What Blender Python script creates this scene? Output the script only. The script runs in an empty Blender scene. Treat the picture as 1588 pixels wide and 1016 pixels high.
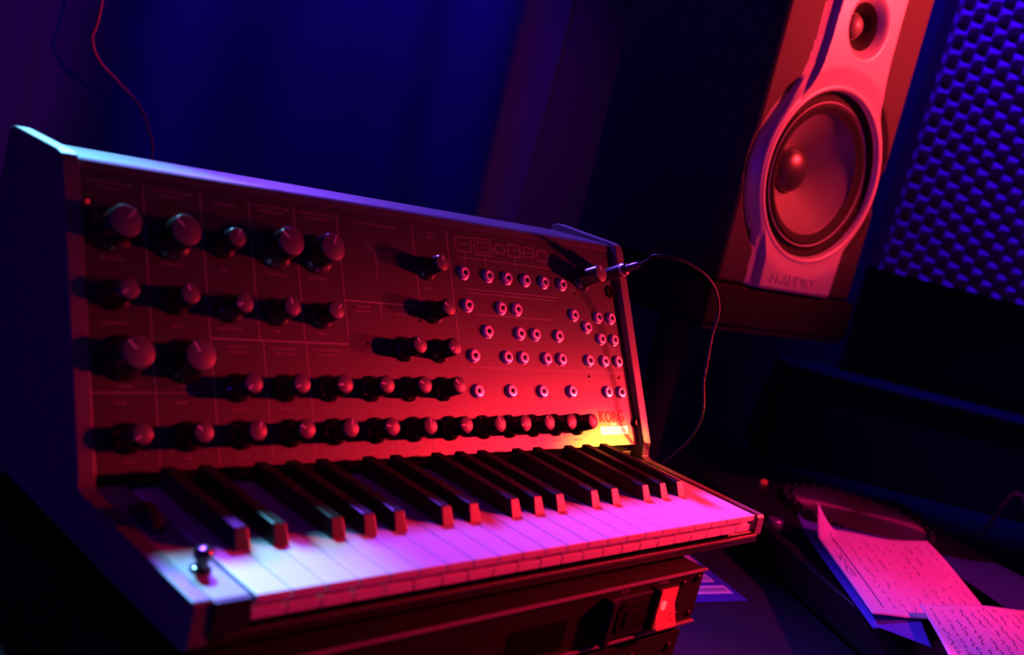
import bpy, bmesh, math, random
from mathutils import Vector, Matrix
random.seed(7)
scn = bpy.context.scene
col = scn.collection
S = 0.001                                    # every size below is in millimetres
PI = math.pi

# ------------------------------------------------------------------ camera
cam = bpy.data.objects.new('camera', bpy.data.cameras.new('camera'))
col.objects.link(cam)
YAW, PITCH, ROLL = 0.827, -0.16352, -0.243
CAMPOS = Vector((-274.23, -366.32, 223.01))
R_ = Vector((0.68607213, -0.68775725, 0.23726566))
D_ = Vector((0.04654682, -0.28396084, -0.9577054))
F_ = Vector((0.72604299, 0.66809895, -0.1628047))
m3 = Matrix((R_, -D_, -F_)).transposed()
cam.matrix_world = Matrix.Translation(CAMPOS * S) @ m3.to_4x4()
cam.data.sensor_fit = 'HORIZONTAL'
cam.data.sensor_width = 36.0
cam.data.lens = 1629.98 / 1588 * 36.0
cam.data.clip_start = 0.01
cam.data.dof.use_dof = True
cam.data.dof.focus_distance = 0.86
cam.data.dof.aperture_fstop = 5.6
scn.camera = cam

# ------------------------------------------------------------------ world and lamps
w = bpy.data.worlds.new('world'); scn.world = w; w.use_nodes = True
bg = w.node_tree.nodes['Background']
bg.inputs[0].default_value = (0.24, 0.0, 1.0, 1)
bg.inputs[1].default_value = 0.045

def lamp(name, kind, pos, target, energy, color, size=20, angle=60, blend=0.5):
    d = bpy.data.lights.new(name, kind)
    d.energy = energy; d.color = color
    if kind == 'SPOT':
        d.spot_size = math.radians(angle); d.spot_blend = blend; d.shadow_soft_size = size * S
    elif kind == 'AREA':
        d.shape = 'DISK'; d.size = size * S
    else:
        d.shadow_soft_size = size * S
    o = bpy.data.objects.new(name, d); col.objects.link(o)
    o.location = Vector(pos) * S
    v = (Vector(target) - Vector(pos)).normalized()
    o.rotation_euler = v.to_track_quat('-Z', 'Y').to_euler()
    return o

RED = (1.0, 0.010, 0.035)
BLUE = (0.10, 0.0, 1.0)
lamp('red_stage_lamp', 'SPOT', (800, -265, 262), (390, -70, -50), 42.0, RED, 16, 62, 1.0)
lamp('red_side_lamp', 'SPOT', (765, -78, 148), (425, 140, 35), 18.0, (1.0, 0.022, 0.045), 12, 60, 1.0)
lamp('orange_side_lamp', 'SPOT', (753, -72, 150), (418, 128, 0), 26.0, (1.0, 0.45, 0.01), 12, 9.5, 1.0)
lamp('red_sheet_fill', 'SPOT', (930, -260, 330), (850, 60, -110), 14.0, (1.0, 0.012, 0.20), 14, 64, 1.0)  # added so the sheets get red light outside the stage lamp's cone
lamp('red_speaker_lamp', 'SPOT', (1150, -266, 640), (905, 245, 440), 66.0, (1.0, 0.028, 0.040), 26, 54, 1.0)
lamp('blue_key_lamp', 'SPOT', (110, 640, 550), (-40, 80, 40), 84.0, (0.16, 0.60, 1.0), 16, 23, 1.0)
lamp('blue_stage_lamp', 'SPOT', (420, 780, 665), (290, 20, 0), 100.0, (0.20, 0.06, 1.0), 24, 60, 1.0)
lamp('blue_wall_lamp', 'SPOT', (620, 660, 1000), (610, 900, 640), 46.0, (0.16, 0.0, 1.0), 60, 100, 1.0)
lamp('blue_foam_lamp', 'SPOT', (1260, 290, 1150), (1530, 330, 560), 76.0, (0.05, 0.0, 1.0), 30, 50, 1.0)
lamp('blue_side_fill', 'SPOT', (-1500, 60, 60), (0, 160, 60), 9.0, (0.14, 0.0, 1.0), 150, 80, 1.0)  # added blue fill that lifts the dark left sides, no known source

scn.view_settings.view_transform = 'Standard'
scn.view_settings.look = 'None'
scn.view_settings.gamma = 1.0
scn.view_settings.exposure = 0.0
scn.view_settings.use_curve_mapping = False

# ------------------------------------------------------------------ materials
def mat(name, base, rough=0.5, metal=0.0, spec=0.5, noise=0.0, scale=40.0, bump=0.0, emit=None, estr=0.0, aniso=None, coat=0.0):
    m = bpy.data.materials.new(name); m.use_nodes = True
    nt = m.node_tree; b = nt.nodes['Principled BSDF']
    c = tuple(base) if len(base) == 3 else base
    b.inputs['Base Color'].default_value = (*c, 1)
    b.inputs['Roughness'].default_value = rough
    b.inputs['Metallic'].default_value = metal
    b.inputs['Specular IOR Level'].default_value = spec
    b.inputs['Coat Weight'].default_value = coat
    if emit:
        b.inputs['Emission Color'].default_value = (*emit, 1)
        b.inputs['Emission Strength'].default_value = estr
    tc = nt.nodes.new('ShaderNodeTexCoord')
    nz = nt.nodes.new('ShaderNodeTexNoise')
    nz.inputs['Scale'].default_value = scale; nz.inputs['Detail'].default_value = 4
    nt.links.new(tc.outputs['Object'], nz.inputs['Vector'])
    if noise:
        mx = nt.nodes.new('ShaderNodeMix'); mx.data_type = 'RGBA'
        mx.inputs[6].default_value = (*[x * (1 - noise) for x in c], 1)
        mx.inputs[7].default_value = (*[min(1, x * (1 + noise)) for x in c], 1)
        nt.links.new(nz.outputs['Fac'], mx.inputs[0])
        nt.links.new(mx.outputs[2], b.inputs['Base Color'])
    if bump:
        bp = nt.nodes.new('ShaderNodeBump')
        bp.inputs['Strength'].default_value = bump; bp.inputs['Distance'].default_value = 0.001
        nt.links.new(nz.outputs['Fac'], bp.inputs['Height'])
        nt.links.new(bp.outputs['Normal'], b.inputs['Normal'])
    return m

M = {}
M['panel'] = mat('panel_metal', (0.034, 0.034, 0.034), 0.41, 0.0, 0.6, 0.08, 300, 0.03)
M['print'] = mat('panel_printing', (0.32, 0.32, 0.32), 0.6)
M['logo'] = mat('logo_red', (0.50, 0.02, 0.04), 0.6)
M['logo_gloss'] = mat('logo_silver', (0.95, 0.95, 0.95), 0.42, 0.6, 0.9)
M['dark_print'] = mat('dark_ink', (0.02, 0.02, 0.02), 0.6)
M['case'] = mat('case_black', (0.075, 0.075, 0.08), 0.33, 0.0, 0.5, 0.15, 120, 0.1)
M['cheek'] = mat('cheek_plastic', (0.13, 0.125, 0.125), 0.4, 0.0, 0.5, 0.1, 90, 0.05)
M['black'] = mat('black_plastic', (0.012, 0.012, 0.016), 0.45, 0.0, 0.3, 0.2, 80)
M['black_key'] = mat('black_key', (0.014, 0.014, 0.014), 0.38, 0.0, 0.7, 0.2, 80)
M['knob'] = mat('knob_black', (0.015, 0.015, 0.016), 0.2, 0.0, 0.8, 0.2, 80)
M['knob_cap'] = mat('knob_cap', (0.12, 0.11, 0.11), 0.4, 0.0, 0.5, 0.05, 300)
M['pointer'] = mat('pointer_white', (0.8, 0.8, 0.8), 0.5)
M['chrome'] = mat('chrome', (0.95, 0.95, 0.97), 0.33, 0.88, 0.5, 0.05, 200)
M['hole'] = mat('hole_black', (0.004, 0.004, 0.004), 0.8, 0, 0.1)
M['white_key'] = mat('white_key', (0.78, 0.78, 0.77), 0.35, 0.0, 0.5, 0.03, 60)
M['block'] = mat('control_block', (0.36, 0.34, 0.38), 0.5, 0.0, 0.5, 0.08, 90)
M['led'] = mat('led_red', (0.5, 0.02, 0.02), 0.3, 0, 0.5, emit=(1, 0.02, 0.04), estr=0.35)
M['rack'] = mat('rack_steel', (0.014, 0.013, 0.013), 0.6, 0.0, 0.15, 0.15, 100, 0.05)
M['rocker'] = mat('rocker_red', (0.75, 0.04, 0.04), 0.25, 0, 0.6, emit=(1, 0.012, 0.03), estr=0.55)
M['neon'] = mat('neon_glow', (0.9, 0.2, 0.2), 0.3, 0, 0.5, emit=(1, 0.12, 0.13), estr=1.0)
M['rocker_mark'] = mat('rocker_mark', (0.15, 0.01, 0.01), 0.5)
M['label'] = mat('rack_lettering', (0.3, 0.3, 0.3), 0.6)
M['silver'] = mat('baffle_silver', (0.62, 0.60, 0.60), 0.38, 0.15, 0.5, 0.04, 200)
M['baffle'] = mat('baffle_grey', (0.06, 0.055, 0.055), 0.6, 0.0, 0.2, 0.05, 200)
M['cabinet'] = mat('cabinet_black', (0.04, 0.04, 0.06), 0.55, 0, 0.4, 0.2, 80, 0.1)
M['cone'] = mat('cone_kevlar', (0.20, 0.19, 0.19), 0.4, 0, 0.8, 0.1, 200)
M['cap'] = mat('dust_cap_black', (0.03, 0.03, 0.03), 0.35, 0, 0.9)
M['rubber'] = mat('rubber_black', (0.006, 0.006, 0.006), 0.8, 0, 0.5, 0.2, 80)
M['foam'] = mat('acoustic_foam', (0.26, 0.24, 0.30), 0.95, 0, 0.1, 0.2, 300, 0.3)
M['pad'] = mat('pad_foam', (0.03, 0.028, 0.028), 0.95, 0, 0.1, 0.2, 200, 0.3)
M['wall'] = mat('wall_paint', (0.02, 0.02, 0.05), 0.9, 0, 0.2, 0.1, 6, 0.1)
M['curtain'] = mat('curtain_cloth', (0.016, 0.03, 0.11), 0.95, 0, 0.1, 0.25, 9, 0.2)
M['floor'] = mat('floor_carpet', (0.08, 0.08, 0.08), 0.95, 0, 0.1, 0.3, 200, 0.2)
M['desk'] = mat('desk_black', (0.015, 0.015, 0.03), 0.7, 0, 0.3, 0.2, 30, 0.05)
M['blue_card'] = mat('flyer_blue', (0.06, 0.03, 0.42), 0.5, 0, 0.4, 0.05, 60)
M['pink_card'] = mat('flyer_pink', (0.8, 0.75, 0.8), 0.6)
M['paper'] = mat('paper_white', (0.80, 0.80, 0.80), 0.9, 0, 0.1, 0.04, 50, 0.1)
M['ink'] = mat('pencil_ink', (0.14, 0.10, 0.24), 0.8)
M['cdj'] = mat('player_body', (0.014, 0.014, 0.014), 0.4, 0, 0.5, 0.2, 80)
M['cable'] = mat('cable_rubber', (0.012, 0.012, 0.012), 0.5, 0, 0.3)
M['blue_lit_sheet'] = mat('sheet_blue_light', (0.10, 0.10, 0.60), 0.6)  # blue light on the lower sheet put into its colour
M['sheet_shade'] = mat('sheet_shade_violet', (0.03, 0.08, 0.24), 0.5)  # shade over the rear sheet put into a dark violet colour
M['brushed'] = mat('brushed_disc', (0.75, 0.55, 0.42), 0.32, 0.9, 0.5, 0.1, 60)
# the jog disc carries fine concentric turning marks
nt = M['brushed'].node_tree; b = nt.nodes['Principled BSDF']
b.inputs['Anisotropic'].default_value = 0.9
tg = nt.nodes.new('ShaderNodeTangent'); tg.direction_type = 'RADIAL'; tg.axis = 'Z'
nt.links.new(tg.outputs[0], b.inputs['Tangent'])

# ------------------------------------------------------------------ mesh helpers
class MB:
    def __init__(self): self.v = []; self.f = []; self.mi = []; self.sm = []
    def add(self, vs, fs, mi=0, smooth=False):
        o = len(self.v); self.v += [tuple(x) for x in vs]
        for f in fs: self.f.append([o + i for i in f]); self.mi.append(mi); self.sm.append(smooth)
    def box(self, x0, x1, y0, y1, z0, z1, bev=0.0, T=None, mi=0, seg=2):
        bm = bmesh.new(); bmesh.ops.create_cube(bm, size=1)
        for v in bm.verts:
            v.co = Vector(((x0 + x1) / 2 + v.co.x * (x1 - x0), (y0 + y1) / 2 + v.co.y * (y1 - y0), (z0 + z1) / 2 + v.co.z * (z1 - z0)))
        if bev: bmesh.ops.bevel(bm, geom=bm.edges[:], offset=bev, segments=seg, affect='EDGES', profile=0.5)
        self.bm(bm, T, mi); return self
    def bm(self, bm, T=None, mi=0, smooth=False):
        bm.verts.index_update()
        vs = [(T @ v.co if T else v.co.copy()) for v in bm.verts]
        fs = [[v.index for v in f.verts] for f in bm.faces]
        self.add(vs, fs, mi, smooth); bm.free()
    def prism(self, pts, a, b, axis='x', T=None, mi=0, bev=0.0):
        bm = bmesh.new()
        def P(p, k):
            if axis == 'x': return Vector((k, p[0], p[1]))
            if axis == 'y': return Vector((p[0], k, p[1]))
            return Vector((p[0], p[1], k))
        va = [bm.verts.new(P(p, a)) for p in pts]; vb = [bm.verts.new(P(p, b)) for p in pts]
        n = len(pts)
        bm.faces.new(va); bm.faces.new(vb[::-1])
        for i in range(n): bm.faces.new([va[i], vb[i], vb[(i + 1) % n], va[(i + 1) % n]][::-1])
        bmesh.ops.recalc_face_normals(bm, faces=bm.faces[:])
        if bev: bmesh.ops.bevel(bm, geom=bm.edges[:], offset=bev, segments=2, affect='EDGES', profile=0.5)
        self.bm(bm, T, mi); return self
    def lathe(self, prof, n=32, T=None, mi=0, smooth=True, ripple=None):
        vs = []; fs = []
        for (r, h) in prof:
            for i in range(n):
                a = 2 * PI * i / n
                rr = r * (1 + (ripple(a, h) if ripple else 0))
                p = Vector((rr * math.cos(a), rr * math.sin(a), h)); vs.append(T @ p if T else p)
        for k in range(len(prof) - 1):
            for i in range(n):
                j = (i + 1) % n
                fs.append([k * n + i, k * n + j, (k + 1) * n + j, (k + 1) * n + i])
        if prof[0][0] > 1e-6: fs.append(list(range(n))[::-1])
        if prof[-1][0] > 1e-6: fs.append([(len(prof) - 1) * n + i for i in range(n)])
        self.add(vs, fs, mi, smooth); return self
    def tube(self, pts, r, n=10, mi=0):
        pts = [Vector(p) for p in pts]; vs = []; fs = []
        up = Vector((0.13, 0.2, 0.97)).normalized()
        for k, p in enumerate(pts):
            t = (pts[min(k + 1, len(pts) - 1)] - pts[max(k - 1, 0)]).normalized()
            a = t.cross(up).normalized(); bb = t.cross(a)
            rr = r[k] if isinstance(r, (list, tuple)) else r
            for i in range(n):
                q = 2 * PI * i / n; vs.append(p + (a * math.cos(q) + bb * math.sin(q)) * rr)
        for k in range(len(pts) - 1):
            for i in range(n):
                j = (i + 1) % n; fs.append([k * n + i, (k + 1) * n + i, (k + 1) * n + j, k * n + j])
        fs.append(list(range(n))); fs.append([(len(pts) - 1) * n + i for i in range(n)][::-1])
        self.add(vs, fs, mi, True); return self
    def build(self, name, m, parent=None):
        me = bpy.data.meshes.new(name)
        me.from_pydata([(x * S, y * S, z * S) for x, y, z in self.v], [], self.f)
        ms = m if isinstance(m, (list, tuple)) else [m]
        for k in ms: me.materials.append(k)
        me.polygons.foreach_set('material_index', self.mi)
        me.polygons.foreach_set('use_smooth', self.sm)
        me.update()
        bm = bmesh.new(); bm.from_mesh(me); bmesh.ops.recalc_face_normals(bm, faces=bm.faces[:])
        for e in bm.edges:
            if len(e.link_faces) == 2 and e.calc_face_angle(0) > math.radians(38): e.smooth = False
        bm.to_mesh(me); bm.free()
        o = bpy.data.objects.new(name, me); col.objects.link(o)
        if parent: o.parent = parent
        return o

def spline(pts, n=10):
    pts = [Vector(p) for p in pts]; out = []
    P = [pts[0] * 2 - pts[1]] + pts + [pts[-1] * 2 - pts[-2]]
    for i in range(1, len(P) - 2):
        for k in range(n):
            t = k / n; a, b_, c, d = P[i - 1], P[i], P[i + 1], P[i + 2]
            out.append(0.5 * ((2 * b_) + (c - a) * t + (2 * a - 5 * b_ + 4 * c - d) * t * t + (3 * b_ - a - 3 * c + d) * t ** 3))
    out.append(pts[-1]); return out

def thing(name, label, cat, loc=(0, 0, 0), group=None, rot=None):
    o = bpy.data.objects.new(name, None); col.objects.link(o)
    o.empty_display_size = 0.02
    o.location = Vector(loc) * S
    if rot is not None: o.rotation_euler = rot
    o['label'] = label; o['category'] = cat
    if group: o['group'] = group
    return o
def tag(o, label, cat, group=None):
    o['label'] = label; o['category'] = cat
    if group: o['group'] = group
    return o
def struct(o): o['kind'] = 'structure'; return o

def text_geo(s, size, sx=1.0, align='LEFT', spacing=1.0, ext=0.0):
    """lettering as vertices/faces in mm, baseline at 0"""
    cu = bpy.data.curves.new('t', 'FONT'); cu.body = s; cu.size = size; cu.align_x = align
    cu.space_character = spacing; cu.resolution_u = 2; cu.extrude = ext
    o = bpy.data.objects.new('t', cu); col.objects.link(o)
    dg = bpy.context.evaluated_depsgraph_get()
    me = bpy.data.meshes.new_from_object(o.evaluated_get(dg))
    vs = [(v.co.x * sx, v.co.y, v.co.z) for v in me.vertices]; fs = [list(p.vertices) for p in me.polygons]
    bpy.data.objects.remove(o); bpy.data.curves.remove(cu); bpy.data.meshes.remove(me)
    return vs, fs

# ================================================================== SETTING
mb = MB(); mb.box(-1600, 3200, -1200, 2400, -910, -900); struct(mb.build('floor', M['floor']))
mb = MB(); mb.box(-1600, 2300, 930, 960, -900, 1700); struct(mb.build('wall_back', M['wall']))
# wall behind the foam, square to the view
E1 = Vector((0.676, -0.737, 0)); E2 = Vector((-0.737, -0.676, 0)); FO = Vector((1411, 412, 176))
TF = Matrix.Translation(FO) @ Matrix((E1, Vector((0, 0, 1)), -E2)).transposed().to_4x4()   # x along wall, y up, z behind
mb = MB(); mb.box(-620, 1500, -1076, 1500, 60, 90, T=TF); struct(mb.build('wall_right', M['wall']))

# curtain with soft folds in front of the back wall
vs = []; fs = []; nx, nz = 260, 14
for j in range(nz + 1):
    z = -880 + j * (2500 / nz)
    for i in range(nx + 1):
        x = -1200 + i * (2250 / nx)
        y = 896 + 12 * math.sin(x / 31 + 0.6 * math.sin(z / 260)) + 8 * math.sin(x / 74 + z / 400 + 1.3)
        vs.append((x, y, z))
for j in range(nz):
    for i in range(nx):
        a = j * (nx + 1) + i; fs.append([a, a + 1, a + nx + 2, a + nx + 1])
mb = MB(); mb.add(vs, fs, 0, True)
o = mb.build('curtain', M['curtain'])
md = o.modifiers.new('thick', 'SOLIDIFY'); md.thickness = 0.003
tag(o, 'dark curtain hanging in soft folds behind the synthesizer, glowing blue at its top', 'curtain')

# desk
DZ = -170
t = thing('desk', 'black desk top carrying the synthesizer, the player and the speaker stand', 'desk', (0, 0, -900))
def off(mbx, dz): mbx.v = [(x, y, z + dz) for x, y, z in mbx.v]; return mbx
mb = MB(); mb.prism([(-700, -420), (1740, -420), (1740, 110), (1040, 850), (-700, 850)], DZ - 30, DZ, 'z', bev=3); off(mb, 900).build('tabletop', M['desk'], t)
for lx, ly in ((-660, -380), (1650, -380), (-660, 800), (900, 800)):
    mb = MB(); mb.box(lx, lx + 60, ly, ly + 30, -900, DZ - 30, bev=2); off(mb, 900).build('leg', M['desk'], t)

# ================================================================== RACK UNITS UNDER THE SYNTHESIZER
t = thing('rack_unit', 'dark one-unit rack box with a red lit power switch, directly under the synthesizer', 'rack unit', (142, -10, -75))
X0, X1 = -100, 374; YF = -10; ZT, ZB = -31, -71
def L(mbx): mbx.v = [(x - 142, y + 10, z + 75) for x, y, z in mbx.v]; return mbx
mb = MB(); mb.box(X0, X1, YF + 1.5, 230, ZB, ZT, bev=0.6); L(mb).build('chassis', M['rack'], t)
mb = MB(); mb.box(X0, X1, YF - 1.2, YF + 1.4, ZT - 0.9, ZT + 0.6, bev=0.3); mb.box(X0, X1, YF - 1.2, YF + 1.4, ZB - 1.0, ZB + 1.0, bev=0.4)
L(mb).build('front_flange', mat('flange_highlight', (0.3, 0.28, 0.28), 0.4, 0.3), t)  # highlight along the rack edges put into a paler metal
mb = MB()                                        # mains inlet: frame, recess, tongue
mb.box(264, 309, YF - 3.0, YF + 1.4, -67, -37, bev=1.2)
mb.box(259, 264.5, YF - 8, YF + 1.4, -68, -36, bev=1.0)
inl = L(mb).build('mains_inlet', M['black'], t)
mb = MB(); mb.prism([(274, -62), (302, -62), (305, -57), (305, -44), (300, -41), (278, -41), (272, -46)], YF - 4.2, YF - 2.6, 'y', bev=0.4)
mb.box(280, 297, YF - 5.2, YF - 3.9, -58, -46, bev=0.4); L(mb).build('inlet_socket', M['hole'], inl)
mb = MB(); mb.box(312.5, 341, YF - 2.2, YF + 1.4, -66, -37.5, bev=0.8); mb.box(311, 315, YF - 6, YF + 1.4, -66, -36, bev=0.8)
sw = L(mb).build('switch_frame', M['black'], t)
mb = MB(); mb.prism([(YF - 2.0, -38.5), (YF - 2.6, -38.5), (YF - 3.0, -51), (YF - 8.5, -65), (YF - 2.0, -65)], 316, 338.5, 'x', bev=0.5)
rk = L(mb).build('rocker_switch', M['rocker'], sw)
rk['label'] = 'red glowing rocker'
mb = MB(); mb.box(322, 326, YF - 4.4, YF - 2.7, -53, -47, bev=0.5); L(mb).build('neon_lamp', M['neon'], sw)
mb = MB()                                        # the off mark: a small ring
vs = []; fs = []
for i in range(20):
    a = 2 * PI * i / 20
    for r in (1.6, 2.3): vs.append((332 + r * math.cos(a), YF - 5.9 - (-(-58 + 1.15 * r * math.sin(a)) - 58) * 0.39 - 0.3, -58 + 1.15 * r * math.sin(a)))
for i in range(20): j = (i + 1) % 20; fs.append([2 * i, 2 * i + 1, 2 * j + 1, 2 * j])
mb.add(vs, fs); L(mb).build('switch_mark', M['rocker_mark'], sw)
for sx, sz in ((349, -39.5), (366, -65), (348.5, -62.5), (366, -37)):
    mb = MB(); T = Matrix.Translation((sx, YF + 1.5, sz)) @ Matrix.Rotation(PI / 2, 4, 'X')
    mb.lathe([(2.4, 0), (2.4, 1.4), (1.8, 2.0), (0, 2.0)], 16, T); L(mb).build('screw', M['black'], t)
mb = MB()
for i in range(24): mb.box(176 + i * 2.2, 177.1 + i * 2.2, YF + 0.9, YF + 1.6, -66, -46)
L(mb).build('vent_slots', M['hole'], t)
for s_, x_, z_ in (('AC IN', 276, -35.8), ('POWER', 318, -35.8), ('FUSE', 270, -69)):
    mb = MB(); v_, f_ = text_geo(s_, 3.2); mb.add([(x_ + a, YF + 0.3, z_ + b_) for a, b_, c in v_], f_)
    L(mb).build('rear_lettering', M['label'], t)

t = thing('rack_unit', 'dark rack box on the desk, lowest in the stack under the synthesizer', 'rack unit', (142, -6, DZ))
mb = MB(); mb.box(X0 - 142, 366 - 142, 2, 236, 4, 92, bev=1.0); mb.build('chassis', M['rack'], t)
mb = MB(); mb.box(X0 - 142, 368 - 142, 0, 2.2, 5, 91, bev=0.6); mb.build('front_panel', M['rack'], t)
for sx, sz in ((214, 80), (214, 16), (170, 80)):
    mb = MB(); T = Matrix.Translation((sx, 0.4, sz)) @ Matrix.Rotation(PI / 2, 4, 'X')
    mb.lathe([(3, 0), (3, 1.6), (2, 2.4), (0, 2.4)], 16, T); mb.build('screw', M['black'], t)
for fx in (-200, 190):
    for fy in (20, 200):
        mb = MB(); mb.lathe([(9, 0), (9, 3), (8, 4.2)], 16, Matrix.Translation((fx, fy, 0))); mb.build('foot', M['rubber'], t)

# ================================================================== SYNTHESIZER
syn = thing('synthesizer', 'black analog synthesizer with knobs, patch jacks and a small keyboard, on the rack boxes', 'synthesizer', (220, 130, -31))
OFF = Vector((220, 130, -31))
def Y(mbx): mbx.v = [(x - OFF.x, y - OFF.y, z - OFF.z) for x, y, z in mbx.v]; return mbx
LEAN = 0.504
PB = Vector((0, 134.7, 5.4)); UP = Vector((0, math.sin(LEAN), math.cos(LEAN))); NN = Vector((0, -math.cos(LEAN), math.sin(LEAN)))
PT = Matrix.Translation(PB) @ Matrix((Vector((1, 0, 0)), UP, NN)).transposed().to_4x4()   # panel space: x right, y up the panel, z out of it
def P3(u, v, h=0): return PT @ Vector((u, v, h))
HP = 172

# front panel
mb = MB(); mb.box(-20, 462, 0, HP, -2.0, 0, T=PT)
Y(mb).build('front_panel', M['panel'], syn)
# upper case: top lip, rear slope, bottom
tp = P3(0, HP, 0); tp2 = P3(0, HP, -2)
mb = MB()
mb.prism([(tp2.y, tp2.z - 2), (tp.y - 0.6, tp.z + 0.2), (tp.y + 1.6, tp.z + 4.2), (tp.y + 3.5, tp.z + 5.3), (tp.y + 6.0, tp.z + 5.6), (296, 159.2), (302, 157.5), (303, 150), (296, -20), (140, -20), (142, 0)], -20, 462, 'x')
Y(mb).build('upper_case', M['case'], syn)
# cheeks
def cheek(x0, x1, yf, zf):
    a = P3(0, 0, 5.5); b_ = P3(0, HP + 2, 5.5)
    prof = [(yf + 2, -26), (yf - 1, -22), (yf - 0.5, zf - 2), (yf + 1.5, zf), (a.y - 6, zf + 1), (a.y - 1.5, zf + 3), (a.y, a.z), (b_.y - 1, b_.z - 1), (b_.y + 2.5, b_.z + 2.4), (b_.y + 8, b_.z + 3.6), (287, 166.5), (293, 164), (303, 20), (303, -26), (40, -26)]
    m_ = MB(); m_.prism(prof, x0, x1, 'x', bev=0.7)
    o_ = Y(m_).build('side_cheek', M['cheek'], syn); return o_
cheek(-30, -20.3, 2.5, -0.8); cheek(462.3, 472.5, 9, -6.5)
# tray under the keys
mb = MB(); mb.prism([(6, -20.3), (5, -22), (5, -26.5), (7, -28), (300, -28), (300, -18.2), (12, -18.2), (9, -20.3)], -20, 462, 'x', bev=0.4)
Y(mb).build('bottom_tray', M['black'], syn)
mb = MB(); mb.box(-18, 408, 3.9, 5.2, -21.6, -20.8, bev=0.2); Y(mb).build('tray_edge_highlight', M['case'], syn)  # lighter strip added as the highlight along the tray edge
mb = MB(); mb.box(0, 440.5, 14, 131, -18, -16.5); mb.box(-0.3, 441, 126, 142, -17, 3.5, bev=0.5)
Y(mb).build('key_bed', M['black'], syn)
# end blocks
mb = MB(); mb.box(-20, -0.8, 0.5, 3.5, -18, -1.3, bev=0.4); Y(mb).build('block_front', M['black'], syn)
mb = MB(); mb.box(-20, -0.8, 3.6, 134, -18, -1.0, bev=0.5); cb = Y(mb).build('control_block', M['block'], syn)
cb['label'] = 'pale control block left of the keys'
mb = MB(); mb.box(441.2, 462, 9, 136, -18, -5.0, bev=0.8); Y(mb).build('end_block', M['black'], syn)
for fx, fy in ((10, 25), (430, 25)):
    pass
for fx in (0, 340):
    for fy in (30, 200):
        mb = MB(); mb.lathe([(8, -31), (8, -28.5), (7, -28)], 18, Matrix.Translation((fx, fy, 0))); Y(mb).build('rubber_foot', M['rubber'], syn)
# mod wheel and momentary button on the control block
mb = MB(); T = Matrix.Translation((-11, 88, -9)) @ Matrix.Rotation(PI / 2, 4, 'Y')
mb.lathe([(15, -4), (17, -3), (17.5, 0), (17, 3), (15, 4)], 40, T, ripple=lambda a, h: 0.012 * math.sin(a * 30)); Y(mb).build('control_wheel', M['black'], cb)
mb = MB(); T = Matrix.Translation((-11.5, 31, -1))
mb.lathe([(5.2, 0), (5.2, 1.4), (4.2, 2.0), (3.2, 2.2), (3.0, 5.5), (4.4, 6.2), (5.0, 8.0), (4.7, 10.2), (3.3, 11.8), (0, 12.3)], 28, T); Y(mb).build('momentary_button', mat('button_gloss', (0.02, 0.02, 0.02), 0.12, 0, 0.9), cb)

# keys
def white_mesh():
    m_ = MB()
    m_.box(-9.72, 9.72, -0.0, 130, -4.6, 0, bev=0.7, seg=3)
    m_.box(-9.3, 9.3, 4.6, 128, -13.2, -4.0, bev=0.3)
    m_.box(-9.5, 9.5, 1.6, 12, -13.4, -8.3, bev=0.4)
    return m_
proto = None
for i in range(22):
    if proto is None:
        proto = white_mesh().build('white_key', M['white_key'], syn); o = proto
    else:
        o = proto.copy(); col.objects.link(o)
    o.location = Vector((20 * i + 10 - OFF.x, 0 - OFF.y, 0 - OFF.z)) * S
def black_mesh():
    m_ = MB(); bm = bmesh.new(); bmesh.ops.create_cube(bm, size=1)
    for v in bm.verts:
        top = v.co.z > 0; fr = v.co.y < 0
        hw = 4.0 if top else 5.0
        v.co = Vector(((hw if v.co.x > 0 else -hw), ((49.0 if top else 42.7) if fr else 128), ((9.2 if fr else 10.2) if top else -1.5)))
    bmesh.ops.bevel(bm, geom=bm.edges[:], offset=0.9, segments=3, affect='EDGES', profile=0.5)
    m_.bm(bm); return m_
proto = None
for o3 in range(3):
    for v_ in (.93, 2.07, 3.9, 5.0, 6.1):
        if proto is None: proto = black_mesh().build('black_key', M['black_key'], syn); o = proto
        else: o = proto.copy(); col.objects.link(o)
        o.location = Vector((20 * (7 * o3 + v_) - OFF.x, 0 - OFF.y, 0.9 - OFF.z)) * S

# knobs
def flute(a, h): return 0.022 * math.cos(a * 14) if 4.0 < h < 16.5 else 0
def knob_meshes(kind):
    r, sk, H = {'S': (6.3, 8.9, 18.0), 'L': (9.6, 13.2, 19.5), 'M': (7.6, 10.5, 22.5)}[kind]
    b1 = MB(); b1.lathe([(sk, 0.4), (sk, 1.4), (sk - 0.6, 2.2), (r + 0.7, 3.8), (r + 0.3, 5), (r, H - 1.2), (r - 0.5, H - 0.3)], 56, ripple=flute)
    b1.lathe([(r - 0.4, 0), (r - 0.4, 0.5)], 24)
    c1 = MB(); c1.lathe([(r - 0.6, H - 0.6), (r - 0.6, H - 0.1), (r - 1.1, H + 0.15), (0, H + 0.25)], 40)
    p1 = MB(); p1.box(-0.45, 0.45, r * 0.25, r - 0.9, H + 0.1, H + 0.45)
    return b1, c1, p1
kproto = {}
PR = PT.to_3x3()
def knob(kind, u, v, ang=0.0):
    if kind not in kproto:
        b1, c1, p1 = knob_meshes(kind)
        ob = b1.build('knob', M['knob'], syn); oc = c1.build('knob_cap', M['knob_cap'], ob); op = p1.build('pointer_line', M['pointer'], ob)
        kproto[kind] = ob
    else:
        src = kproto[kind]; ob = src.copy(); col.objects.link(ob)
        for ch in list(src.children):
            c = ch.copy(); col.objects.link(c); c.parent = ob
    ob.location = (P3(u, v, 0) - OFF) * S
    ob.rotation_euler = (PR @ Matrix.Rotation(ang, 3, 'Z')).to_euler()
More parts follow.
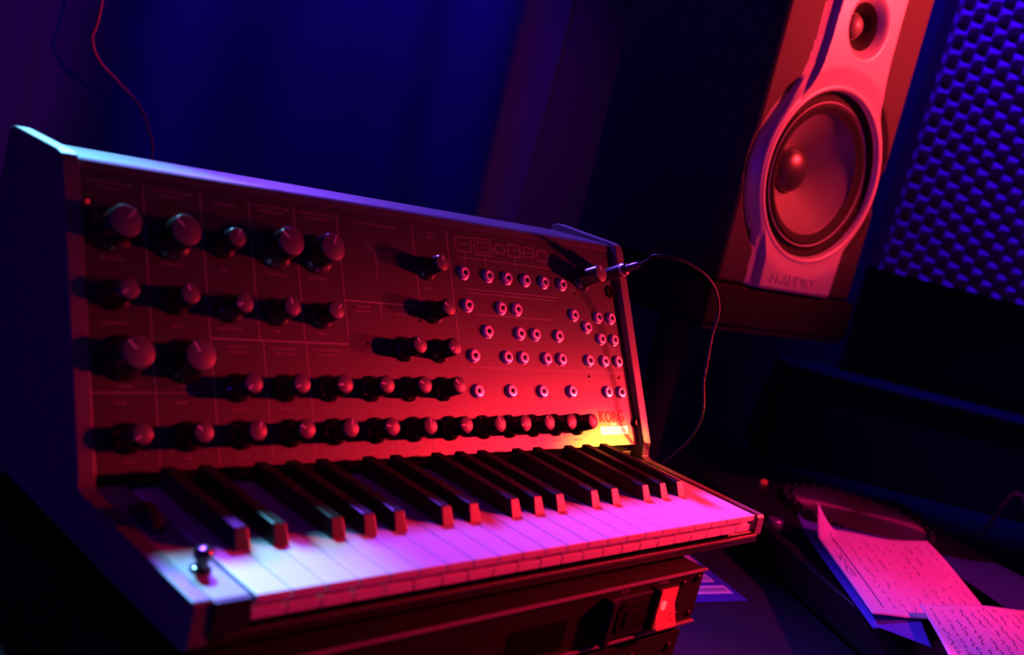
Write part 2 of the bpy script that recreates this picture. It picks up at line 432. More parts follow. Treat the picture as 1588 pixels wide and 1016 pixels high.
for k in [('L', -2.0, 137, -0.7), ('L', 34.6, 136, 0.75), ('S', 68.7, 136, -0.5), ('L', 106.8, 137.2, 0.8), ('L', 139, 136.8, -0.35), ('S', 236.6, 136, -0.2), ('M', 415, 142.5, 0.2),
          ('S', -1.7, 99, 2.2), ('S', 35.1, 98.5, 0.3), ('S', 70.4, 95.6, 1.9), ('S', 104.3, 95.3, 0.2), ('S', 138, 95, -0.8), ('S', 238.5, 103.3, 1.0),
          ('L', 0.8, 63.2, 0.75), ('L', 38.2, 62.4, 0.5), ('S', 206.8, 74.9, 0.4), ('S', 239.7, 74.8, 2.0)]: knob(*k)
for i, u in enumerate((72.2, 106.4, 139.2, 173.8, 207.2, 239.8)): knob('S', u, 46.9, 2.3 - i * 0.3)
for i, u in enumerate((0.9, 37.4, 72.3, 107.0, 140.5, 174.5, 208.0, 242.0, 275.9, 303.3, 329.9, 356.1, 382.4)): knob('S', u, 18.8, 2.2 - 0.27 * ((i * 5) % 11))

# patch jacks
jproto = None
JX = [(274, 136), (300, 135.8), (321.2, 135.7), (342.6, 135.7), (364.8, 135.7), (387.5, 135.7), (274, 110.8), (310.2, 110.8), (328, 110.8), (397.5, 110.2), (429.6, 110), (447.2, 110),
      (292, 91.5), (328, 91.4), (346, 91.4), (374, 91.3), (412.6, 100.5), (429.7, 91), (447.3, 90.8), (274.3, 72.3), (310, 72.1), (328.2, 72.1), (355.8, 72.1), (374, 72.1), (409.3, 71.8), (429.8, 71.7), (448.5, 72),
      (274, 45.6), (309.8, 45.7), (345.6, 45.5), (381.2, 45.5), (428.2, 45.2), (446.3, 45)]
for (u, v) in JX:
    if jproto is None:
        mb = MB(); mb.lathe([(5.7, 0), (5.7, 0.6), (5.3, 1.0), (4.9, 1.1), (4.8, 2.2), (4.3, 2.9), (3.2, 3.0), (2.9, 2.3), (2.4, 2.3), (2.0, 2.9), (1.9, 2.9), (1.9, -1)], 28)
        jproto = mb.build('patch_jack', M['chrome'], syn); ob = jproto
        mb = MB(); mb.lathe([(1.95, 0.6), (1.95, 0.9), (0, 0.9)], 16); mb.build('jack_hole', M['hole'], jproto)
    else:
        ob = jproto.copy(); col.objects.link(ob)
        c = jproto.children[0].copy(); col.objects.link(c); c.parent = ob
    ob.location = (P3(u, v, 0) - OFF) * S
    ob.rotation_euler = (PR @ Matrix.Rotation(random.random(), 3, 'Z')).to_euler()
# quarter-inch sockets
for (u, v, r, nm) in ((452.0, 134.2, 5.6, 'headphone_socket'), (443.5, 147.5, 5.6, 'headphone_socket')):
    mb = MB(); mb.lathe([(r, 0), (r, 1.2), (r - 1, 1.8), (3.2, 1.8), (3.2, 0.4), (0, 0.4)], 24, PT @ Matrix.Translation((u, v, 0))); Y(mb).build(nm, M['hole'], syn)
# small lamps and screws
mb = MB(); mb.lathe([(1.3, 0), (1.3, 0.6), (0.8, 1.3), (0, 1.5)], 14, PT @ Matrix.Translation((-14.3, 152.3, 0))); o = Y(mb).build('power_light', M['led'], syn)
for (u, v) in ((175.4, 78), (225.7, 96.8), (407.4, 58.4), (447.6, 57.8), (403.6, 129.3), (209.7, 142)):
    mb = MB(); mb.lathe([(1.1, 0), (1.1, 0.3), (0, 0.5)], 12, PT @ Matrix.Translation((u, v, 0))); Y(mb).build('panel_screw', M['hole'], syn)
mb = MB(); mb.lathe([(3.4, -1), (3.4, 2.4), (2.6, 3.2), (0, 3.2)], 20, PT @ Matrix.Translation((460.6, 18.2, 0))); Y(mb).build('cheek_screw', M['black'], syn)

# printing on the panel
pr = MB(); dk = MB()
def ln(u0, v0, u1, v1, w_=0.55, m_=pr):
    d = Vector((u1 - u0, v1 - v0)).normalized(); n_ = Vector((-d.y, d.x)) * w_ / 2
    m_.add([P3(u0 + n_.x, v0 + n_.y, .06), P3(u0 - n_.x, v0 - n_.y, .06), P3(u1 - n_.x, v1 - n_.y, .06), P3(u1 + n_.x, v1 + n_.y, .06)], [[0, 1, 2, 3]])
def rect(u0, v0, u1, v1, w_=0.45, m_=pr):
    ln(u0, v0, u1, v0, w_, m_); ln(u1, v0, u1, v1, w_, m_); ln(u1, v1, u0, v1, w_, m_); ln(u0, v1, u0, v0, w_, m_)
def tx(s, u, v, size=2.6, m_=pr, align='CENTER', sx=1.0, sp_=1.0, h=.06):
    v_, f_ = text_geo(s, size, sx, align, sp_); m_.add([P3(u + a, v + b_, h) for a, b_, c in v_], f_)
for u in (19.2,): ln(u, 3, u, 168)
ln(56.4, 3, 56.4, 168); ln(90.4, 77, 90.4, 168); ln(92.9, 3, 92.9, 77); ln(124.3, 77, 124.3, 168); ln(125, 3, 125, 77); ln(159.4, 77, 159.4, 168)
ln(157, 3, 157, 12); ln(191, 3, 191, 12); ln(225, 3, 225, 12)
ln(227, 107, 227, 168); ln(261.2, 3, 261.2, 168); ln(-18, 44.1, 49, 44.1); ln(56.4, 77, 159.4, 77, 0.8); ln(159.4, 107.2, 224, 107.2, 0.8); ln(190, 98, 190, 107)
ln(268, 63.8, 460, 61.9)
for u, a, b_ in ((-1, 'VOLTAGE CONTROLLED', 'OSCILLATOR 1'), (37, 'VOLTAGE CONTROLLED', 'OSCILLATOR 2'), (107, 'VOLTAGE CONTROLLED', 'HIGH PASS FILTER'), (142, 'VOLTAGE CONTROLLED', 'LOW PASS FILTER')):
    tx(a, u, 164.5, 2.5); tx(b_, u, 161.2, 2.5)
tx('PORTAMENTO', 73, 161.5, 2.5)
for u, s_ in ((-2, 'WAVE FORM'), (35, 'WAVE FORM'), (69, 'TIME'), (107, 'CUTOFF FREQ'), (139, 'CUTOFF FREQ')): tx(s_, u, 119.5, 2.5)
for u, s_ in ((-2, 'PULSE WIDTH'), (35, 'PITCH'), (70, 'MASTER TUNE'), (104, 'PEAK'), (138, 'PEAK')): tx(s_, u, 82.5, 2.5)
for u, s_ in ((1, 'SCALE'), (38, 'SCALE')): tx(s_, u, 47, 2.5)
tx('VOLTAGE CONTROLLED AMPLIFIER', 192, 163, 2.4); tx('DELAY', 244, 163, 2.4); tx('HOLD', 244, 159.6, 2.4)
tx('TIME', 236, 120.5, 2.4); tx('ENVELOPE', 175, 103, 2.4); tx('GENERATOR 1', 175, 99.6, 2.4); tx('ENVELOPE', 210, 103, 2.4); tx('GENERATOR 2', 210, 99.6, 2.4)
for u, s_, s2 in ((74, 'FREQUENCY', 'MODULATION'), (108, 'CUTOFF FREQUENCY', 'MODULATION'), (141, 'CUTOFF FREQUENCY', 'MODULATION')): tx(s_, u, 71.5, 2.3); tx(s2, u, 68.4, 2.3)
for u, s_ in ((-2, 'MIXER'), (35, 'MIXER')): tx(s_, u, 37.5, 2.6)
for u in (72, 106, 139, 174, 207, 240): tx('MG/T.EXT', u, 33.5, 2.3)
for i, u in enumerate((0.9, 37.4, 72.3, 107.0, 140.5, 174.5, 208.0, 242.0, 275.9, 303.3, 329.9, 356.1, 382.4)):
    tx(('LEVEL', 'LEVEL', 'EG1/EXT', 'EG2/EXT', 'HOLD', 'DELAY', 'ATTACK', 'DECAY', 'SUSTAIN', 'RELEASE', 'SIGNAL', 'LOW CUT', 'HIGH CUT')[i], u, 5.6, 2.3)
    for k in (-1, 1): tx('0' if k < 0 else '10', u + k * 10.5, 9.2, 1.9)
# signal-flow drawing above the jacks
rect(270, 153.5, 286, 164.5); rect(290, 152.5, 309, 165.5); rect(293, 154.5, 306, 163, 0.35); rect(313, 156, 323, 163); rect(328, 154.5, 341, 164.5); rect(346, 156, 357, 164); rect(362, 154, 374, 163)
for a, b_ in ((286, 290), (309, 313), (323, 328), (341, 346), (357, 362), (374, 392)): ln(a, 159, b_, 159, 0.4)
for u in (278, 300, 334): ln(u, 144, u, 153, 0.4)
tx('MG OUT', 278, 158.5, 2.2); tx('VCO', 299.5, 158, 2.2); tx('VCF', 334.5, 159, 2.2); tx('VCA', 351.5, 159.5, 2.0)
for k, v in enumerate((148.5, 124, 121, 104.5)): ln(272 + k * 3, v, 388 - k * 6, v, 0.35)
ln(190, 124, 190, 142, 0.4); ln(190, 142, 182, 150, 0.4); ln(190, 142, 203, 143.5, 0.4)
# external-signal row
dk2 = pr
ln(290, 48.8, 290, 42.4, .4); ln(290, 48.8, 297, 45.6, .4); ln(290, 42.4, 297, 45.6, .4)
rect(322, 41.2, 337, 50.4, .35); rect(355, 41.2, 374, 50.4, .35); rect(398, 41, 414, 49.6, .35); rect(401, 43, 411, 47.6, .3)
tx('EXTERNAL SIGNAL PROCESSOR', 312, 56.8, 2.3)
tx('PEAK', 407, 53.5, 2.0)
o = Y(pr).build('panel_printing', M['print'], syn)
lg = MB()
v_, f_ = text_geo('KORG', 14.0, 1.0); wd = max(a[0] for a in v_) - min(a[0] for a in v_); ht = max(a[1] for a in v_)
x0_ = min(a[0] for a in v_)
for dx in (-0.6, -0.3, 0, 0.3, 0.6): lg.add([P3(413.6 + (a - x0_) * 32.2 / wd + dx, 19.8 + b_ * 9.8 / ht, .08 + 0.01 * dx) for a, b_, c in v_], f_)
Y(lg).build('brand_lettering', M['logo'], syn)
lg = MB(); tx('MS-20', 431.5, 17.0, 2.6, lg, h=.1)
lg.add([P3(413, 9.4, .07), P3(449.5, 9.4, .07), P3(449.5, 16, .07), P3(413, 16, .07)], [[0, 1, 2, 3]])
Y(lg).build('model_plate', M['logo_gloss'], syn)
lg = MB(); v_, f_ = text_geo('SYNTHESIZER', 6, 1.0); wd = max(a[0] for a in v_)
lg.add([P3(414.2 + a * 33.5 / wd, 10.5 + b_ * 1.0, .12) for a, b_, c in v_], f_)
Y(lg).build('model_lettering', M['print'], syn)

# ================================================================== CABLE plugged in at the top right of the panel
t = thing('patch_cable', 'black jack plug and thin cable leaving the top right corner of the synthesizer panel', 'cable', tuple(P3(443.5, 147.5, 0.5)))
bo = P3(443.5, 147.5, 0.5)
def Q(mbx): mbx.v = [(x - bo.x, y - bo.y, z - bo.z) for x, y, z in mbx.v]; return mbx
mb = MB(); T = PT @ Matrix.Translation((443.5, 147.5, 0))
mb.lathe([(3.0, 1.0), (3.0, 4), (5.4, 4.4), (5.6, 6), (5.6, 26), (5.2, 28), (3.4, 29), (3.0, 40), (2.0, 42)], 24, T)
Q(mb).build('plug_body', mat('plug_gloss', (0.03, 0.03, 0.03), 0.3, 0, 0.7), t)
mb = MB(); mb.lathe([(5.75, 24), (5.9, 25), (5.75, 26)], 24, T); Q(mb).build('plug_ring', M['chrome'], t)
pts = spline([P3(*q) for q in ((443.5, 147.5, 40), (442, 148.5, 52), (437, 149, 64), (450, 144.5, 75), (469.6, 137, 80), (487, 129, 80), (504, 118.6, 75), (510, 103, 70), (510, 85, 60), (503, 50, 50), (498, 0, 30))] + [(505, 190, -90), (520, 230, -160), (560, 300, -166)], 10)
mb = MB(); mb.tube(pts, 1.15, 12); Q(mb).build('cable_lead', M['cable'], t)

# ================================================================== SPEAKER
SA = Vector((733, 277, 135.5)); SU = Vector((0.98824, -0.15234, 0.01309)); SUP = Vector((-0.01294, 0.00199, 0.99991)); SN = SU.cross(SUP); SN.normalize()
if SN.y > 0: SN = -SN
ST = Matrix.Translation(SA) @ Matrix((SU, SUP, SN)).transposed().to_4x4()       # x across, y up, z out of the front
W_, H_, D_P = 252, 405, 250
spk = thing('studio_monitor', 'silver-fronted two-way studio monitor loudspeaker on the stand beside the foam', 'speaker')
spk.matrix_world = Matrix.Translation(SA * S) @ Matrix((SU, SUP, SN)).transposed().to_4x4()
def base_w(t_):
    tab = [(0, 80), (40, 82), (60, 86), (80, 92), (100, 96), (185, 97), (200, 94), (215, 88), (235, 80), (260, 74), (290, 71.5), (330, 71), (405, 71)]
    for (a, b1), (c, d1) in zip(tab, tab[1:]):
        if a <= t_ <= c:
            k = (t_ - a) / (c - a); return b1 + (d1 - b1) * k
    return 71
def smooth(x): x = max(0, min(1, x)); return x * x * (3 - 2 * x)
WC = (127, 141); TC = (127, 314)
def plate_h(s, t_):
    d = abs(s - 127); r = math.hypot(s - WC[0], t_ - WC[1])
    x = base_w(t_) - d
    h = 0 if x <= 0 else (min(x, 10) * 0.42 + 6.8 * smooth((x - 10) / 5.0))
    k = smooth((r - 102) / 24)
    h = min(h, 6.5 * (1 - k) + 11 * k)
    f = 1 - smooth((r - 104) / 12)
    if h < 6.5: h += (6.5 - h) * f
    h -= 8 * smooth((r - 107) / 11) * (1 - smooth((r - 121) / 7)) * smooth((4 - x) / 6)
    return h
# cabinet
def rr(o_, R, n_=6):
    out = []
    for (cx, cy, a0) in ((W_ - o_ - R, o_ + R, -90), (W_ - o_ - R, H_ - o_ - R, 0), (o_ + R, H_ - o_ - R, 90), (o_ + R, o_ + R, 180)):
        for k in range(n_ + 1):
            a = math.radians(a0 + 90 * k / n_); out.append((cx + R * math.cos(a), cy + R * math.sin(a)))
    return out
rings = [(rr(0, 9), -D_P), (rr(0, 9), -20.5), (rr(8, 6), -20.5), (rr(8, 6), -70)]
mb = MB(); nR = len(rings[0][0]); vs = [(x, y, z) for r_, z in rings for x, y in r_]; fs = [list(range(nR))[::-1]]
for k in range(len(rings) - 1):
    for i in range(nR):
        j = (i + 1) % nR; fs.append([k * nR + i, k * nR + j, (k + 1) * nR + j, (k + 1) * nR + i])
fs.append([(len(rings) - 1) * nR + i for i in range(nR)]); mb.add(vs, fs)
mb.build('cabinet', M['cabinet'], spk)
# baffle sheet with the raised waisted centre
def baffle_mesh():
    m_ = MB(); vs = []; fs = []; mi = []; ns, ntt = 230, 360
    idx = {}
    for j in range(ntt + 1):
        for i in range(ns + 1):
            s = W_ * i / ns; t_ = H_ * j / ntt
            h = plate_h(s, t_)
            rt = math.hypot(s - TC[0], t_ - TC[1])
            if rt < 37: h = h - 17 * smooth((38 - rt) / 20)
            e = min(s, W_ - s, t_, H_ - t_)
            # rounded cabinet corners
            cx = min(s, W_ - s); cy = min(t_, H_ - t_)
            R = 20 if t_ > 200 else 6
            if cx < R and cy < R:
                q = math.hypot(R - cx, R - cy)
                if q > R:
                    f = R / q; ncx = R - (R - cx) * f; ncy = R - (R - cy) * f
                    s = ncx if s < W_ / 2 else W_ - ncx; t_ = ncy if t_ < H_ / 2 else H_ - ncy; e = 0
            h -= 3 * (1 - smooth(e / 5.0)) if e < 5 else 0
            if e == 0: h = -20
            idx[i, j] = len(vs); vs.append((s, t_, h))
    for j in range(ntt):
        for i in range(ns):
            s = W_ * (i + .5) / ns; t_ = H_ * (j + .5) / ntt
            if math.hypot(s - WC[0], t_ - WC[1]) < 99.5 or math.hypot(s - TC[0], t_ - TC[1]) < 21: continue
            fs.append([idx[i, j], idx[i + 1, j], idx[i + 1, j + 1], idx[i, j + 1]])
            mi.append(1 if (base_w(t_) - abs(s - 127)) > 0.5 or math.hypot(s - WC[0], t_ - WC[1]) < 117 else 0)
    o_ = len(m_.v); m_.v += vs
    for f, k in zip(fs, mi): m_.f.append(f); m_.mi.append(k); m_.sm.append(True)
    return m_
bf = baffle_mesh().build('baffle', [M['baffle'], M['silver']], spk)
TW = Matrix.Translation((WC[0], WC[1], 0))
mb = MB(); mb.lathe([(105, 2), (105, 6.3), (103.5, 7.6), (101, 7.8), (99, 6.6), (97.5, 3.0), (96.5, -2)], 96, TW)
mb.f = [f for f in mb.f if len(f) == 4]; mb.mi = mb.mi[:len(mb.f)]; mb.sm = mb.sm[:len(mb.f)]
mb.build('woofer_rim', M['silver'], spk)
mb = MB(); mb.lathe([(97.2, 1), (95, -3), (91, -5), (86, -4), (83, -1.5), (80, 0.4), (77, -0.5), (74, -4), (71, -5)], 96, TW)
mb.f = [f for f in mb.f if len(f) == 4]; mb.mi = mb.mi[:len(mb.f)]; mb.sm = mb.sm[:len(mb.f)]
mb.build('surround', M['rubber'], spk)
mb = MB(); mb.lathe([(83.2, -1.4), (84.2, -0.2), (85.2, -1.4), (84.2, -2.6), (83.2, -1.4)], 96, TW); mb.f = [f for f in mb.f if len(f) == 4]; mb.mi = mb.mi[:len(mb.f)]; mb.sm = mb.sm[:len(mb.f)]
mb.build('trim_ring', M['silver'], spk)
prof = [(73, -4.5)] + [(72 - 44 * k / 12, -5 - 41 * (k / 12) ** 0.9) for k in range(13)]
mb = MB(); mb.lathe(prof + [(0.0, -46)], 96, TW); mb.f = mb.f[:]
for k in range(len(mb.f) - 1, -1, -1):
    if len(mb.f[k]) > 4: del mb.f[k]; del mb.mi[k]; del mb.sm[k]
mb.build('cone', M['cone'], spk)
mb = MB(); mb.lathe([(29, -46)] + [(28 * math.cos(a * PI / 16), -45 + 15 * math.sin(a * PI / 16)) for a in range(0, 8)] + [(0, -30)], 48, TW)
mb.build('dust_cap', M['cap'], spk)
TT = Matrix.Translation((TC[0], TC[1], -5.5))
mb = MB(); mb.lathe([(27, 7.2), (24, 4.9), (21, 1.4), (17, -3), (15, -6)], 48, TT)
mb.f = [f for f in mb.f if len(f) == 4]; mb.mi = mb.mi[:len(mb.f)]; mb.sm = mb.sm[:len(mb.f)]
mb.build('tweeter_surround', M['rubber'], spk)
mb = MB(); mb.lathe([(15.5, -6)] + [(14 * math.cos(a * PI / 14), -6 + 9 * math.sin(a * PI / 14)) for a in range(0, 7)] + [(0, 3)], 40, TT)
mb.build('tweeter_dome', M['cone'], spk)
v_, f_ = text_geo('M-AUDIO', 16, 1.0, ext=0.6); wd = max(a[0] for a in v_); ht = max(a[1] for a in v_)
mb = MB(); mb.add([(76 + a * 80 / wd, 9 + b_ * 12.5 / ht, 11.3 + c) for a, b_, c in v_], f_); mb.build('brand_lettering', M['silver'], spk)

# foam pad and stand under the speaker
t = thing('isolation_pad', 'dark foam block under the loudspeaker, on the stand plate', 'foam pad'); t.matrix_world = Matrix.Translation(SA * S) @ Matrix((SU, SUP, SN)).transposed().to_4x4()
mb = MB(); mb.box(-8, 262, -48, -1.2, -256, 4, bev=3); mb.build('pad_body', M['pad'], t)
t = thing('speaker_stand', 'black pillar stand carrying the loudspeaker and its foam pad', 'stand'); t.matrix_world = Matrix.Translation(SA * S) @ Matrix((SU, SUP, SN)).transposed().to_4x4()
mb = MB(); mb.box(-4, 258, -56, -48.2, -252, 0, bev=2); mb.build('top_plate', M['desk'], t)
mb = MB(); mb.lathe([(22, -297), (22, -56)], 32, Matrix.Translation((126, 0, -160)) @ Matrix.Rotation(-PI / 2, 4, 'X')); mb.build('pillar', M['desk'], t)
mb.v = []; mb = MB(); mb.box(60, 192, -303.5, -297, -225, -100, bev=2); mb.build('base_plate', M['desk'], t)

# ================================================================== ACOUSTIC FOAM
vs = []; fs = []; PXH, PXV = 41.0, 31.5; nx, ny = 150, 190; WF, HF = 620, 640
for j in range(ny + 1):
    for i in range(nx + 1):
        x = WF * i / nx; y = HF * j / ny
                # peaks staggered row by row
        zz = 13 * (1 + math.cos(PI * (x / (PXH / 2) + y / (PXV / 2))) * 0.5 + math.cos(PI * (x / (PXH / 2) - y / (PXV / 2))) * 0.5)
        ed = min(x, WF - x)
        if ed < 9: zz = zz + (24 - zz) * (1 - ed / 9.0) ** 0.5
        vs.append((x, y, -zz))
for j in range(ny):
    for i in range(nx):
        a = j * (nx + 1) + i; fs.append([a, a + 1, a + nx + 2, a + nx + 1])
n0 = len(vs)
rim = [(i, 0) for i in range(nx + 1)] + [(nx, j) for j in range(1, ny + 1)] + [(i, ny) for i in range(nx - 1, -1, -1)] + [(0, j) for j in range(ny - 1, 0, -1)]
ids = [j * (nx + 1) + i for i, j in rim]
for k in ids: vs.append((vs[k][0], vs[k][1], 34))
m_ = len(ids)
for k in range(m_): fs.append([ids[k], ids[(k + 1) % m_], n0 + (k + 1) % m_, n0 + k])
fs.append([n0 + k for k in range(m_)])
mb = MB(); mb.add([TF @ Vector((x, y, z + 22)) for x, y, z in vs], fs, 0, True)
o = mb.build('acoustic_foam', M['foam']); tag(o, 'egg-crate acoustic foam panel on the wall right of the loudspeaker', 'foam panel')

# ================================================================== PLAYER with the jog wheel
PA = Vector((612, -165, -170)); e2 = Vector((0.51, 0.86, 0)); e1 = Vector((0.86, -0.51, 0))
PTm = Matrix.Translation(PA) @ Matrix((e1, e2, Vector((0, 0, 1)))).transposed().to_4x4()
pl = thing('dj_player', 'black disc player with a dimpled jog wheel, half hidden under the written sheets', 'disc player', tuple(PA))
pl.matrix_world = Matrix.Translation(PA * S) @ Matrix((e1, e2, Vector((0, 0, 1)))).transposed().to_4x4()
mb = MB(); mb.box(0, 330, 0, 600, 5, 44, bev=5, seg=3); mb.build('body', M['cdj'], pl)
jc = PTm.inverted() @ Vector((1016, 160, -122))
TJ = Matrix.Translation((jc.x, jc.y, 44))
mb = MB(); mb.lathe([(103, 0), (103, 2), (100, 3.5), (98, 7), (92, 9), (88, 9.2), (86, 8.4), (0, 8.4)], 96, TJ); jw = mb.build('jog_wheel', M['cdj'], pl)
mb = MB(); mb.lathe([(84, 8.5), (84, 9.0), (40, 9.6), (38, 9.3), (0, 9.3)], 96, TJ); jd = mb.build('jog_disc', M['brushed'], jw); jd['label'] = 'turned dark metal disc'
mb = MB()
for i in range(30):
    a = 2 * PI * i / 30
    mb.lathe([(2.0, 4.0), (1.9, 9.6), (1.1, 10.2), (0, 10.4)], 10, TJ @ Matrix.Translation((93.5 * math.cos(a), 93.5 * math.sin(a), 0)))
mb.build('rim_studs', mat('stud_metal', (0.30, 0.28, 0.28), 0.3, 0.6), jw)
for i in range(4):
    for fy in (30,):
        pass
for fx, fy in ((30, 30), (300, 30), (30, 570), (300, 570)):
    mb = MB(); mb.lathe([(12, 0), (12, 5), (11, 5.4)], 18, Matrix.Translation((fx, fy, 0))); mb.build('foot', M['rubber'], pl)
for i in range(3):
    mb = MB(); mb.lathe([(9, 44), (9, 48), (8, 49), (0, 49)], 24, Matrix.Translation((26, 420 - i * 34, 0))); mb.build('button', M['chrome'] if i == 0 else M['black'], pl)
mb = MB(); mb.lathe([(4.5, 44), (4.5, 47), (3.0, 48.5), (0, 49)], 18, Matrix.Translation((96, 578, 0))); mb.build('indicator_light', M['led'], pl)
mb = MB(); mb.box(300, 314, 180, 330, 44, 45.2, bev=0.4); sl = mb.build('pitch_slot', M['hole'], pl)
mb = MB(); mb.box(298, 316, 240, 256, 45, 53, bev=1.5); mb.build('slider_cap', M['rubber'], sl)

# ================================================================== PAPERS
def sheet(name, A, B, C_, D, nz, lab, fz, mats, cat='sheet of paper', lines=None, group=None):
    """A top-left, B bottom-left, C bottom-right, D top-right; s runs A->B, t runs A->D"""
    A, B, C_, D = map(Vector, (A, B, C_, D)); n = 36; vs = []; fs = []
    for j in range(n + 1):
        for i in range(n + 1):
            s, t_ = i / n, j / n
            p = (A * (1 - s) + B * s) * (1 - t_) + (D * (1 - s) + C_ * s) * t_
            d = fz(s, t_); vs.append(p + Vector(d))
    for j in range(n):
        for i in range(n):
            a = j * (n + 1) + i; fs.append([a, a + 1, a + n + 2, a + n + 1])
    root = thing(name, lab, cat, tuple(A), group=group)
    m_ = MB(); m_.add([v - A for v in vs], fs, 0, True); o_ = m_.build('page', mats or M['paper'], root)
    md_ = o_.modifiers.new('thick', 'SOLIDIFY'); md_.thickness = 0.00025; md_.offset = -1
    if lines:
        k_ = MB()
        def PP(s, t_):
            p = (A * (1 - s) + B * s) * (1 - t_) + (D * (1 - s) + C_ * s) * t_
            return p + Vector(fz(s, t_)) + Vector((0, 0, 0.35)) - A
        for (s0, t0, s1, t1, w_) in lines:
            q = max(1, int(abs(s1 - s0) * 36 + abs(t1 - t0) * 36))
            L_ = ((B - A).length, (D - A).length)
            dx, dy = (s1 - s0) * L_[0], (t1 - t0) * L_[1]; ll = math.hypot(dx, dy) or 1
            ns_, nt_ = -dy / ll * w_ / 2 / L_[0], dx / ll * w_ / 2 / L_[1]
            vv = []
            for k in range(q + 1):
                s, t_ = s0 + (s1 - s0) * k / q, t0 + (t1 - t0) * k / q
                vv += [PP(s + ns_, t_ + nt_), PP(s - ns_, t_ - nt_)]
            k_.add(vv, [[2 * k, 2 * k + 1, 2 * k + 3, 2 * k + 2] for k in range(q)])
        k_.build('handwriting', M['ink'], root)
    return root
rnd = random.Random(3)
def scribble(rows, s0, s1, t0, t1, dens=0.75, w_=0.8):
    out = []
    for r in range(rows):
        t_ = t0 + (t1 - t0) * r / max(1, rows - 1); s = s0 + rnd.random() * 0.06
        while s < s1:
            ln_ = 0.008 + rnd.random() * 0.022
            if rnd.random() < dens:
                a = t_ + rnd.uniform(-.006, .006); out.append((s, a, min(s + ln_, s1), a + rnd.uniform(-.016, .016), w_))
            s += ln_ + 0.005 + (0.03 if rnd.random() < .15 else 0)
    return out
def zc(s, t_):                                   # curled top-left corner, soft waves
    z = 4.5 * math.sin(3.0 * s + 1.5 * t_) * t_ + 2.0 * math.sin(7 * t_ + 2 * s)
    c = max(0.0, 1 - math.hypot(s * 1.0, t_ * 0.8) / 0.16); z += 32 * c ** 1.3
    return (-4 * c, -2 * c, z + 6)
ls = [(0.10, 0.115, 0.93, 0.125, 1.5)] + scribble(2, 0.30, 0.62, 0.05, 0.08, 0.95, 1.3) + scribble(9, 0.08, 0.95, 0.22, 0.93, 0.6, 0.9)
sheet('handwritten_sheet', (834, 133, -114), (662, -25, -114), (826, -82, -114), (975, 55, -116), 0, 'handwritten white sheet with a curled top corner, on the player beside the jog wheel', zc, None, lines=ls)
def z2(s, t_): return (0, 0, 10 + 4 * math.sin(5 * t_ + 2 * s) + 3 * math.sin(9 * s) * t_ + 5 * max(0, 1 - t_ / 0.15))
sheet('handwritten_sheet', (728, -40, -114), (600, -125, -114), (760, -300, -114), (925, -100, -114), 0, 'handwritten white sheet at the bottom right corner of the frame, lowest of the pages', z2, None, lines=scribble(15, 0.04, 0.96, 0.06, 0.96, 0.85, 1.1))
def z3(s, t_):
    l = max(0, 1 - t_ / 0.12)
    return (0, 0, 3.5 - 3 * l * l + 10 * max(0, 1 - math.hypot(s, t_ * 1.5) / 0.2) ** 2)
sheet('blue_lit_sheet', (862, 166, -117), (656, -32, -117), (672, -80, -116), (950, 90, -117), 0, 'lower sheet along the left edge beneath the curled handwritten page, blue light put into its colour', z3, M['blue_lit_sheet'], cat='blue_lit_sheet')
def z4(s, t_): return (0, 0, 5 + 6 * math.sin(3 * s) * t_ + 10 * max(0, t_ - 0.7))
sheet('shaded_sheet', (965, 52, -120), (890, -76, -120), (948, -134, -120), (1032, -8, -118), 0, 'sheet sticking out behind the handwritten pages, shade put into its violet colour', z4, M['sheet_shade'], cat='document sleeve')

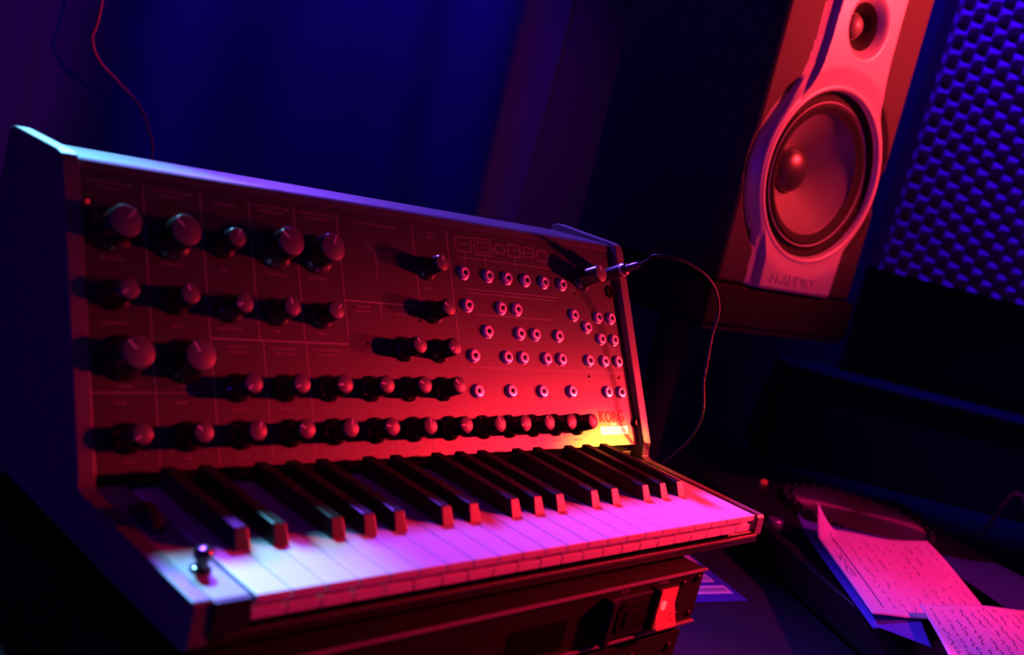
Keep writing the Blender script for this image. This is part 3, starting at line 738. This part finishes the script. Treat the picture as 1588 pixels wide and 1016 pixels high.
# ================================================================== FLYER ON THE DESK
FA = Vector((716, 236, DZ)); FB = Vector((740, 222, DZ))
fl = thing('printed_card', 'blue printed card with pale text boxes, on the desk right of the rack boxes', 'printed card', (700, 114, DZ))
ex = Vector((65, -17, 0)).normalized(); ey = Vector((40, 108, 0)).normalized()
def FP(a, b_, h): return ex * a + ey * b_ + Vector((0, 0, h))
mb = MB(); mb.add([FP(-170, 0, 0), FP(0, 0, 0), FP(0, 170, 0), FP(-170, 170, 0), FP(-170, 0, 1.6), FP(0, 0, 1.6), FP(0, 170, 1.6), FP(-170, 170, 1.6)],
    [[3, 2, 1, 0], [4, 5, 6, 7], [0, 1, 5, 4], [1, 2, 6, 5], [2, 3, 7, 6], [3, 0, 4, 7]]); mb.build('card', M['blue_card'], fl)
mb = MB()
for a0, a1, b0, b1 in ((-90, -8, 16, 34), (-80, -14, 42, 60), (-60, -4, 86, 112)):
    mb.add([FP(a0, b0, 1.75), FP(a1, b0, 1.75), FP(a1, b1, 1.75), FP(a0, b1, 1.75)], [[0, 1, 2, 3]])
mb.build('text_box', M['pink_card'], fl)
mb = MB()
for k in range(16): 
    a = -86 + k * 4.7; mb.add([FP(a, 21, 1.9), FP(a + 2.8, 21, 1.9), FP(a + 2.8, 29, 1.9), FP(a, 29, 1.9)], [[0, 1, 2, 3]])
for k in range(11):
    a = -72 + k * 5.2; mb.add([FP(a, 46, 1.9), FP(a + 2.6, 46, 1.9), FP(a + 2.6, 55, 1.9), FP(a, 55, 1.9)], [[0, 1, 2, 3]])
mb.build('small_print', M['ink'], fl)

# ================================================================== DIM THINGS BEHIND
t = thing('equipment_case', 'dim dark case standing along the wall below the acoustic foam', 'case')
t.matrix_world = Matrix.Translation(FO * S) @ Matrix((E1, Vector((0, 0, 1)), -E2)).transposed().to_4x4()
mb = MB(); mb.box(-110, 330, -346, -186, -70, 52, bev=4); mb.build('case_body', M['desk'], t)
mb = MB(); mb.box(-112, 332, -192, -184, -74, -68, bev=1.5); mb.build('metal_edge', M['rack'], t)
mb = MB(); pts = spline([(262, 866, 420), (258, 862, 262), (254, 861, 231), (266, 861, 208), (293, 860, 188), (322, 860, 167), (340, 860, 139), (351, 860, 97), (352, 862, -100), (352, 864, -400)], 10)
mb.tube(pts, 1.6, 8); o = mb.build('hanging_cable', mat('cable_red', (0.30, 0.06, 0.06), 0.5)); tag(o, 'thin dark cable drooping down the curtain at upper left', 'cable')
mb = MB(); pts = spline([(1340, 110, -166), (1285, 80, -110), (1250, 60, -70), (1236, 48, -61), (1246, 42, -66), (1252, 34, -84), (1262, 14, -120), (1300, -30, -166)], 8)
mb.tube(pts, 3.2, 10); o = mb.build('white_cable', M['pointer']); tag(o, 'short loop of pale cable at the right edge of the frame', 'cable')
